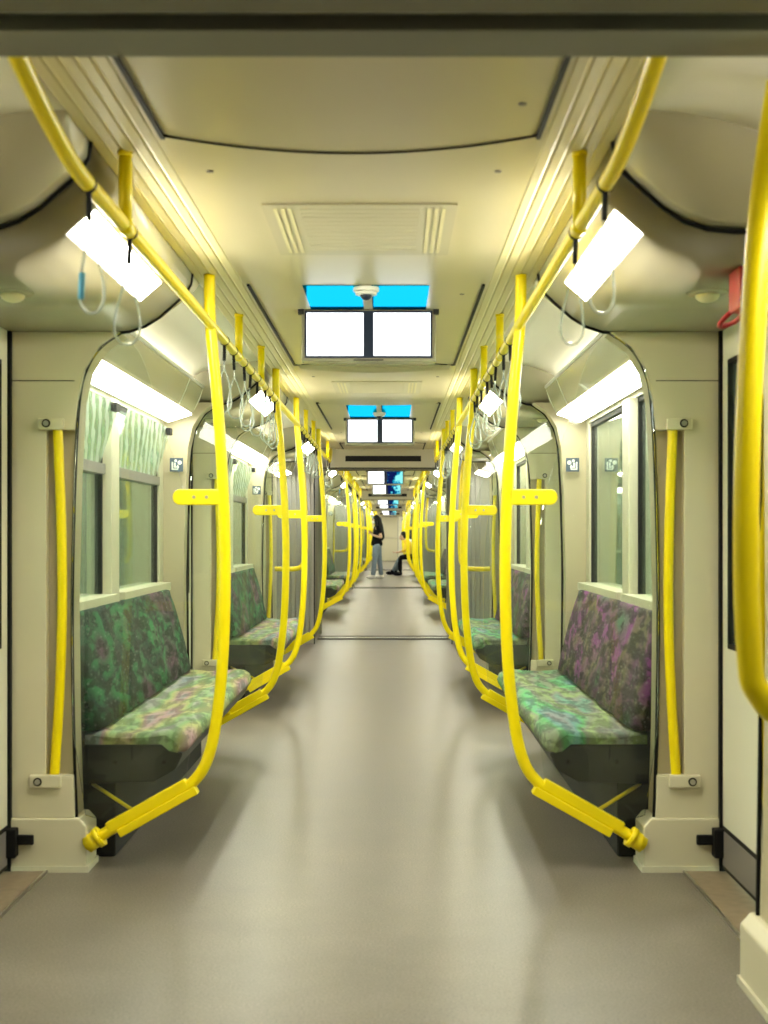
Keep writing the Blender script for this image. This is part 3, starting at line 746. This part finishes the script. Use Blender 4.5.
# --- car-end handrails by the gangways
for yy, d, en in ((2.78, 1, 'near'), (mir(2.78), -1, 'far')):
    for s, sn in SIDES:
        t = thing('end_handrail', (s*0.80, yy, 0), 'curved yellow handrail at the %s %s end of the CAR' % (sn, en), 'handrail')
        pts = smooth_path([(s*0.865, yy, 2.10), (s*0.83, yy, 1.85), (s*0.808, yy, 1.55), (s*0.798, yy, 1.2), (s*0.805, yy, 0.96), (s*0.825, yy, 0.88), (s*0.90, yy, 0.83), (s*1.157, yy, 0.83)], 6)
        a = MB().tube(pts, 0.0255, 14).build('handrail_tube', M['yellow'], t)
        b = MB().cyl((s*1.145, yy, 0.83), (s*1.157, yy, 0.83), 0.04, 16).build('wall_flange', M['yellow_edge'], t)
        local(t, a, b)

# --- hanging straps
ST = [2.95, 3.42, 5.35, 5.65, 6.05, 6.35, 6.65, 7.05, 7.35, 7.65]
ST = ST + [mir(a) for a in reversed(ST)]
first = None
def strap_proto():
    t = thing('hanging_strap', (0, 0, 0), 'x', 'strap', rec=False)
    c = MB(); c.tube([(0, -0.007, 0), (0, 0.007, 0)], 0.0195, 12); c.box(-0.006, 0.006, -0.004, 0.004, -0.078, -0.018)
    c.build('strap_clip', M['black'], t, bevel=0.002)
    l = MB()
    P = [(0, 0, -0.07), (0, 0, -0.105), (0.014, 0, -0.14), (0.028, 0, -0.20), (0.030, 0, -0.245), (0.016, 0, -0.268), (0, 0, -0.273), (-0.016, 0, -0.268), (-0.030, 0, -0.245), (-0.028, 0, -0.20), (-0.014, 0, -0.14), (0, 0, -0.105)]
    l.tube(smooth_path(P, 4), 0.0036, 8)
    l.build('strap_loop', M['clear'], t)
    g = MB(); g.tube([(-0.0235, 0, -0.185), (-0.029, 0, -0.24)], 0.0068, 8)
    g.build('strap_tag', M['bluetag'], t)
    return t
proto = strap_proto()
def copy_tree(o, parent=None, only=None):
    c = o.copy(); COL.objects.link(c)
    if parent: c.parent = parent
    for ch in list(o.children):
        if only == 'tag' and ch.name.startswith('strap_tag'): continue
        copy_tree(ch, c)
    return c
used = False
for s, sn in SIDES:
    for i, y in enumerate(ST):
        if not used: c = proto; used = True
        else: c = copy_tree(proto, only='tag')
        c.location = (s*RX, y, RZ); c.rotation_euler = (0.06*math.sin(i*2.1), 0.05*math.sin(i*1.7+s), 0.5*math.sin(i*1.3+s))
        c['label'] = 'clear hanging strap, %s from the front on the %s rail of the CAR' % (ORD[i], sn)
        c['group'] = 'hanging straps on the overhead rails'
        ROOTS.append(c)

# =================================================================== copies of the car
base = list(ROOTS)
GROUPS = {'bench_seat': 'bench seats along the car walls', 'glass_partition': 'glass partitions with yellow poles', 'grab_bar': 'grab bars on the door pillars',
          'doorway_light': 'lamps over the doorways', 'strip_light': 'strip lights over the windows', 'display_unit': 'double ceiling displays',
          'dome_camera': 'ceiling dome cameras', 'ceiling_grille': 'ceiling vent panels', 'round_fitting': 'round fittings over the doorways',
          'seat_sign': 'seat pictograms', 'end_handrail': 'handrails at the car ends', 'overhead_rail': 'overhead grab rails', 'emergency_handle': 'emergency handles',
          'hanging_strap': 'hanging straps on the overhead rails'}
for o in base:
    k = o.name.split('.')[0]
    if k in GROUPS: o['group'] = GROUPS[k]
NC = 4
cnt = {'window': nwin, 'door': ndoor, 'trim': ntrim}
for k in range(1, NC):
    for o in base:
        nm = o.name.split('.')[0]
        if k == NC-1 and nm in ('wall_gangway',): continue
        c = copy_tree(o); c.location = o.location + Vector((0, PERIOD*k, 0))
        if 'label' in c: c['label'] = o['label'].replace('CAR', CARS[k])
        pre = nm.rsplit('_', 1)[0]
        if pre in cnt and nm.rsplit('_', 1)[1].isdigit():
            cnt[pre] += 1; c.name = '%s_%d' % (pre, cnt[pre])
        if '_disp' in c:
            sc = [q for q in c.children if q.name.startswith('screen')]
            sc.sort(key=lambda q: sum(v.co.x for v in q.data.vertices))
            me = sc[-1].data.copy(); me.materials.clear(); me.materials.append(M['picture']); sc[-1].data = me
for o in base:
    if 'label' in o: o['label'] = o['label'].replace('CAR', CARS[0])
for o in bpy.data.objects:
    if '_disp' in o: del o['_disp']

# far end wall of the last car with its cab door
ye = Y1+PERIOD*(NC-1)
e = struct(MB().box(-0.745, 0.745, ye+0.10, ye+0.16, 0, 1.95).build('wall_back', M['door']), False)
MB().box(-0.33, 0.33, ye+0.085, ye+0.10, 0.03, 1.86).build('cab_door_leaf', M['wall'], e, bevel=0.006)
MB().box(-0.36, 0.36, ye+0.094, ye+0.10, 0, 1.89).build('cab_door_frame', M['endgrey'], e)
MB().cyl((-0.6, ye+0.06, 1.0), (0.6, ye+0.06, 1.0), 0.014, 8).build('cross_rail', M['metal'], e)

# gangway the camera stands in, and an added wall behind blocking outside light
gangway(-0.75, Y0-0.03, False)
struct(MB().box(-0.86, 0.86, -0.95, -0.85, 0, 1.96).build('wall_behind', M['endgrey']), False)

# station walls outside the windows
for s, sn in SIDES:
    struct(MB().box(s*2.6, s*2.7, -1, 62, -0.6, 4.0).build('wall_station_'+sn, M['outside']), False)

# =================================================================== PEOPLE
SKIN = mat('skin', (0.55, 0.34, 0.24), 0.5); HAIR = mat('black_hair', (0.005, 0.004, 0.004), 0.5, spec=0.2)
BLK = mat('black_cloth', (0.005, 0.005, 0.007), 0.9, spec=0.1); JEAN = mat('washed_denim', (0.16, 0.20, 0.25), 0.8, noise=0.35, nscale=8)
YEL = mat('yellow_cloth', (0.80, 0.52, 0.04), 0.8); WHT = mat('white_cloth', (0.62, 0.62, 0.60), 0.8); SHOE = mat('white_shoe', (0.72, 0.70, 0.66), 0.5)
MASK = mat('white_mask', (0.78, 0.80, 0.80), 0.7); LIP = mat('lip', (0.35, 0.12, 0.10), 0.5); GREYB = mat('brown_bag', (0.22, 0.09, 0.06), 0.7)

def skin_mesh(chains, name):
    """chains: list of (points, radii); the first is the trunk, others start on an existing point"""
    vs = []; rs = []; es = []; idx = {}
    for pts, rad in chains:
        prev = None
        for p, r in zip(pts, rad):
            key = tuple(round(c, 4) for c in p)
            if key not in idx:
                idx[key] = len(vs); vs.append(p); rs.append(r if isinstance(r, tuple) else (r, r))
            i = idx[key]
            if prev is not None and prev != i: es.append((prev, i))
            prev = i
    me = bpy.data.meshes.new(name+'_tmp'); me.from_pydata(vs, es, [])
    o = bpy.data.objects.new(name+'_tmp', me); COL.objects.link(o)
    o.modifiers.new('skin', 'SKIN')
    sv = me.skin_vertices[0].data
    for i, r in enumerate(rs): sv[i].radius = r; sv[i].use_root = (i == 0)
    sb = o.modifiers.new('sub', 'SUBSURF'); sb.levels = 2; sb.render_levels = 2
    dg = bpy.context.evaluated_depsgraph_get(); dg.update()
    out = bpy.data.meshes.new_from_object(o.evaluated_get(dg))
    bpy.data.objects.remove(o); bpy.data.meshes.remove(me)
    out.name = name
    return out
def add_mb(me, mb):
    bm = bmesh.new(); bm.from_mesh(me)
    t = bpy.data.meshes.new('t'); t.from_pydata(mb.v, [], mb.f); bm.from_mesh(t); bpy.data.meshes.remove(t)
    bm.to_mesh(me); bm.free()
def link_mesh(name, me, m, parent):
    me.materials.clear(); me.materials.append(m)
    for p in me.polygons: p.use_smooth = True
    o = bpy.data.objects.new(name, me); COL.objects.link(o)
    if parent: o.parent = parent
    return o
def hand(mb, w, d, side):
    """palm centre w, pointing direction d; five bent fingers"""
    w = Vector(w); d = Vector(d).normalized(); sd = Vector(side).normalized(); up = d.cross(sd)
    for k, (o, L) in enumerate(((-0.03, 0.060), (-0.01, 0.072), (0.01, 0.076), (0.03, 0.068))):
        a = w+sd*o+d*0.03; b = a+d*L*0.5+up*0.004; c = b+d*L*0.35-up*0.018; e = c+d*L*0.15-up*0.02
        mb.tube([a, b, c, e], [0.009, 0.0085, 0.008, 0.005], 6)
    a = w-sd*0.035-d*0.02; b = a-sd*0.022+d*0.03; c = b+d*0.03-up*0.01
    mb.tube([a, b, c], [0.011, 0.010, 0.006], 6)

def person_body(parent, J, hd):
    """J: joints dict; hd: facing vector of the head"""
    f = Vector(hd).normalized()
    trunk = [J['pelvis'], J['waist'], J['chest'], J['neck'], J['head0']]
    ch = [(trunk, [(0.10, 0.085), (0.085, 0.07), (0.105, 0.08), (0.05, 0.05), (0.05, 0.05)])]
    for q in 'lr':
        ch.append(([J['pelvis'], J['hip_'+q], J['knee_'+q], J['ank_'+q], J['toe_'+q]], [(0.10, 0.085), 0.07, 0.048, 0.038, 0.03]))
        ch.append(([J['chest'], J['sh_'+q], J['el_'+q], J['wr_'+q], J['palm_'+q]], [(0.105, 0.08), 0.05, 0.038, 0.026, (0.035, 0.018)]))
    me = skin_mesh(ch, 'body')
    mb = MB(); hc = Vector(J['head'])
    mb.ball(hc, 0.078, 0.09, 0.115, 16, 12)
    mb.ball(hc-Vector((0, 0, 0.06))+f*0.025, 0.055, 0.055, 0.055, 12, 8)            # jaw
    nz = hc+f*0.093-Vector((0, 0, 0.012)); mb.ball(nz, 0.014, 0.014, 0.022, 8, 6)
    sdv = f.cross(Vector((0, 0, 1))).normalized()
    for k in (-1, 1): mb.ball(hc+sdv*0.08*k, 0.012, 0.018, 0.028, 8, 6)
    for q in 'lr': hand(mb, J['palm_'+q], Vector(J['palm_'+q])-Vector(J['wr_'+q]), (0, 1, 0) if abs((Vector(J['palm_'+q])-Vector(J['wr_'+q])).y) < 0.03 else (1, 0, 0))
    add_mb(me, mb)
    b = link_mesh('body', me, SKIN, parent)
    e = MB()
    for k in (-1, 1): e.ball(hc+f*0.080+sdv*0.03*k+Vector((0, 0, 0.012)), 0.012, 0.012, 0.008, 8, 6)
    e.build('eyes', BLK, parent)
    l = MB(); l.ball(hc+f*0.083-Vector((0, 0, 0.052)), 0.018, 0.018, 0.008, 8, 6); l.build('lips', LIP, parent)
    return b, f, hc, sdv

# --- standing person with long hair (local frame: faces -x)
py = 36.55
p = thing('person', (-0.30, py, 0), 'person with long black hair, black t-shirt and jeans standing in the aisle', 'person', rec=False)
J = dict(pelvis=(0.0, 0, 0.90), waist=(0.0, 0, 1.05), chest=(0.01, 0, 1.25), neck=(-0.005, 0, 1.40), head0=(-0.015, 0, 1.48), head=(-0.03, 0, 1.54),
         hip_l=(-0.01, -0.09, 0.84), knee_l=(-0.06, -0.11, 0.47), ank_l=(-0.10, -0.13, 0.08), toe_l=(-0.22, -0.14, 0.035),
         hip_r=(0.02, 0.09, 0.84), knee_r=(0.07, 0.11, 0.47), ank_r=(0.12, 0.12, 0.08), toe_r=(0.00, 0.14, 0.035),
         sh_l=(0.02, -0.17, 1.33), el_l=(0.13, -0.22, 1.08), wr_l=(-0.08, -0.21, 1.14), palm_l=(-0.14, -0.19, 1.17),
         sh_r=(0.0, 0.17, 1.33), el_r=(-0.02, 0.23, 1.10), wr_r=(-0.16, 0.12, 1.22), palm_r=(-0.20, 0.07, 1.24))
b, f, hc, sdv = person_body(p, J, (-1, 0, -0.05))
sh = [([(0, 0, 0.84), (0, 0, 0.94), J['waist'], J['chest'], (0.0, 0, 1.36)], [(0.175, 0.15), (0.17, 0.15), (0.135, 0.11), (0.16, 0.12), (0.075, 0.07)])]
for q in 'lr':
    s0 = Vector(J['sh_'+q]); e0 = Vector(J['el_'+q]); sh.append(([J['chest'], J['sh_'+q], tuple(s0.lerp(e0, 0.65))], [(0.16, 0.12), 0.086, 0.062]))
link_mesh('t_shirt', skin_mesh(sh, 't_shirt'), BLK, p)
jn = [([(0.0, 0, 0.96), J['pelvis']], [(0.145, 0.12), (0.155, 0.13)])]
for q in 'lr':
    a0 = Vector(J['ank_'+q])+Vector((0, 0, -0.01)); jn.append(([J['pelvis'], J['hip_'+q], J['knee_'+q], tuple(a0)], [(0.155, 0.13), 0.10, 0.072, 0.066]))
link_mesh('jeans', skin_mesh(jn, 'jeans'), JEAN, p)
for q in 'lr':
    a0 = Vector(J['ank_'+q]); t0 = Vector(J['toe_'+q])
    s_ = MB(); s_.ball((a0+t0)/2*1.0+Vector((0, 0, -0.01)), 0.125, 0.05, 0.048, 14, 8); s_.ball((a0.x, a0.y, 0.07), 0.06, 0.052, 0.068, 12, 6)
    s_.build('shoe', SHOE, p)
h = MB(); h.ball(hc+Vector((0.02, 0, 0.022)), 0.095, 0.100, 0.118, 18, 12)
h.tube(smooth_path([hc+Vector((0.045, 0, 0.06)), hc+Vector((0.085, 0, -0.08)), hc+Vector((0.115, 0, -0.25)), hc+Vector((0.135, 0, -0.42)), hc+Vector((0.13, 0, -0.56))], 4), [0.085]*5+[0.095]*5+[0.10]*4+[0.075, 0.05, 0.02], 14)
h.tube(smooth_path([hc+Vector((0.0, -0.07, 0.05)), hc+Vector((0.01, -0.10, -0.10)), hc+Vector((0.02, -0.13, -0.28))], 4), [0.04]*5+[0.035]*3+[0.015], 10)
h.build('hair', HAIR, p)
k = MB(); k.ball(hc+f*0.045-Vector((0, 0, 0.050)), 0.056, 0.066, 0.045, 14, 8); k.build('face_mask', MASK, p)
k = MB(); k.ball((-0.24, 0.0, 1.19), 0.055, 0.075, 0.035, 12, 8); k.build('held_pouch', GREYB, p)

def seated(loc, label, top, legs, shoe, lean, reach, hairlen):
    p = thing('person', loc, label, 'person', rec=False)
    # local: seat surface z 0.46, hips at x=+0.10, faces -x
    hipx = 0.12
    cx = hipx-lean
    J = dict(pelvis=(hipx, 0, 0.56), waist=(hipx-lean*0.3, 0, 0.72), chest=(hipx-lean*0.8, 0, 0.90), neck=(cx-0.03, 0, 1.02), head0=(cx-0.06, 0, 1.07), head=(cx-0.08, 0, 1.115))
    for q, sy in (('l', -1), ('r', 1)):
        kx = hipx-0.43; ax = kx+0.02-(reach if q == 'l' else reach*0.6)
        J['hip_'+q] = (hipx-0.05, 0.09*sy, 0.545); J['knee_'+q] = (kx, 0.12*sy, 0.52 if reach < 0.1 else 0.48)
        J['ank_'+q] = (ax, 0.12*sy, 0.09); J['toe_'+q] = (ax-0.13, 0.13*sy, 0.04)
        J['sh_'+q] = (cx+0.04, 0.17*sy, 0.95); J['el_'+q] = (cx-0.02, 0.20*sy, 0.72); J['wr_'+q] = (cx-0.20, 0.08*sy, 0.66); J['palm_'+q] = (cx-0.27, 0.05*sy, 0.655)
    b, f, hc, sdv = person_body(p, J, (-1, 0, -0.25))
    sh = [([J['pelvis'], J['waist'], J['chest'], tuple(Vector(J['neck'])-Vector((0, 0, 0.02)))], [(0.15, 0.13), (0.14, 0.12), (0.16, 0.125), (0.07, 0.07)])]
    for q in 'lr': sh.append(([J['chest'], J['sh_'+q], J['el_'+q], tuple(Vector(J['el_'+q]).lerp(Vector(J['wr_'+q]), 0.5))], [(0.16, 0.125), 0.075, 0.055, 0.048]))
    link_mesh('shirt', skin_mesh(sh, 'shirt'), top, p)
    jn = [([(hipx-0.02, 0, 0.62), J['pelvis']], [(0.14, 0.13), (0.15, 0.13)])]
    for q in 'lr': jn.append(([J['pelvis'], J['hip_'+q], J['knee_'+q], J['ank_'+q]], [(0.15, 0.11), 0.09, 0.075, 0.055]))
    link_mesh('trousers', skin_mesh(jn, 'trousers'), legs, p)
    for q in 'lr':
        a0 = Vector(J['ank_'+q]); t0 = Vector(J['toe_'+q]); s_ = MB(); m0 = (a0+t0)/2; s_.ball((m0.x, m0.y, 0.052), 0.13, 0.05, 0.052, 14, 8); s_.ball((a0.x, a0.y, 0.085), 0.055, 0.050, 0.08, 12, 6)
        s_.build('shoe', shoe, p)
    h = MB(); h.ball(hc+Vector((0.022, 0, 0.022)), 0.092, 0.098, 0.112, 18, 12)
    if hairlen: h.tube([hc+Vector((0.05, 0, 0.02)), hc+Vector((0.09, 0, -0.12)), hc+Vector((0.09, 0, -hairlen))], [0.07, 0.07, 0.03], 12)
    h.build('hair', HAIR, p)
    return p
seated((0.63, 39.35, 0), 'seated person in yellow top and black trousers leaning forward on right bench', YEL, BLK, BLK, 0.27, 0.02, 0)
seated((0.64, 40.35, 0), 'seated person in pale top and jeans with one leg stretched out', WHT, JEAN, BLK, 0.16, 0.24, 0.2)
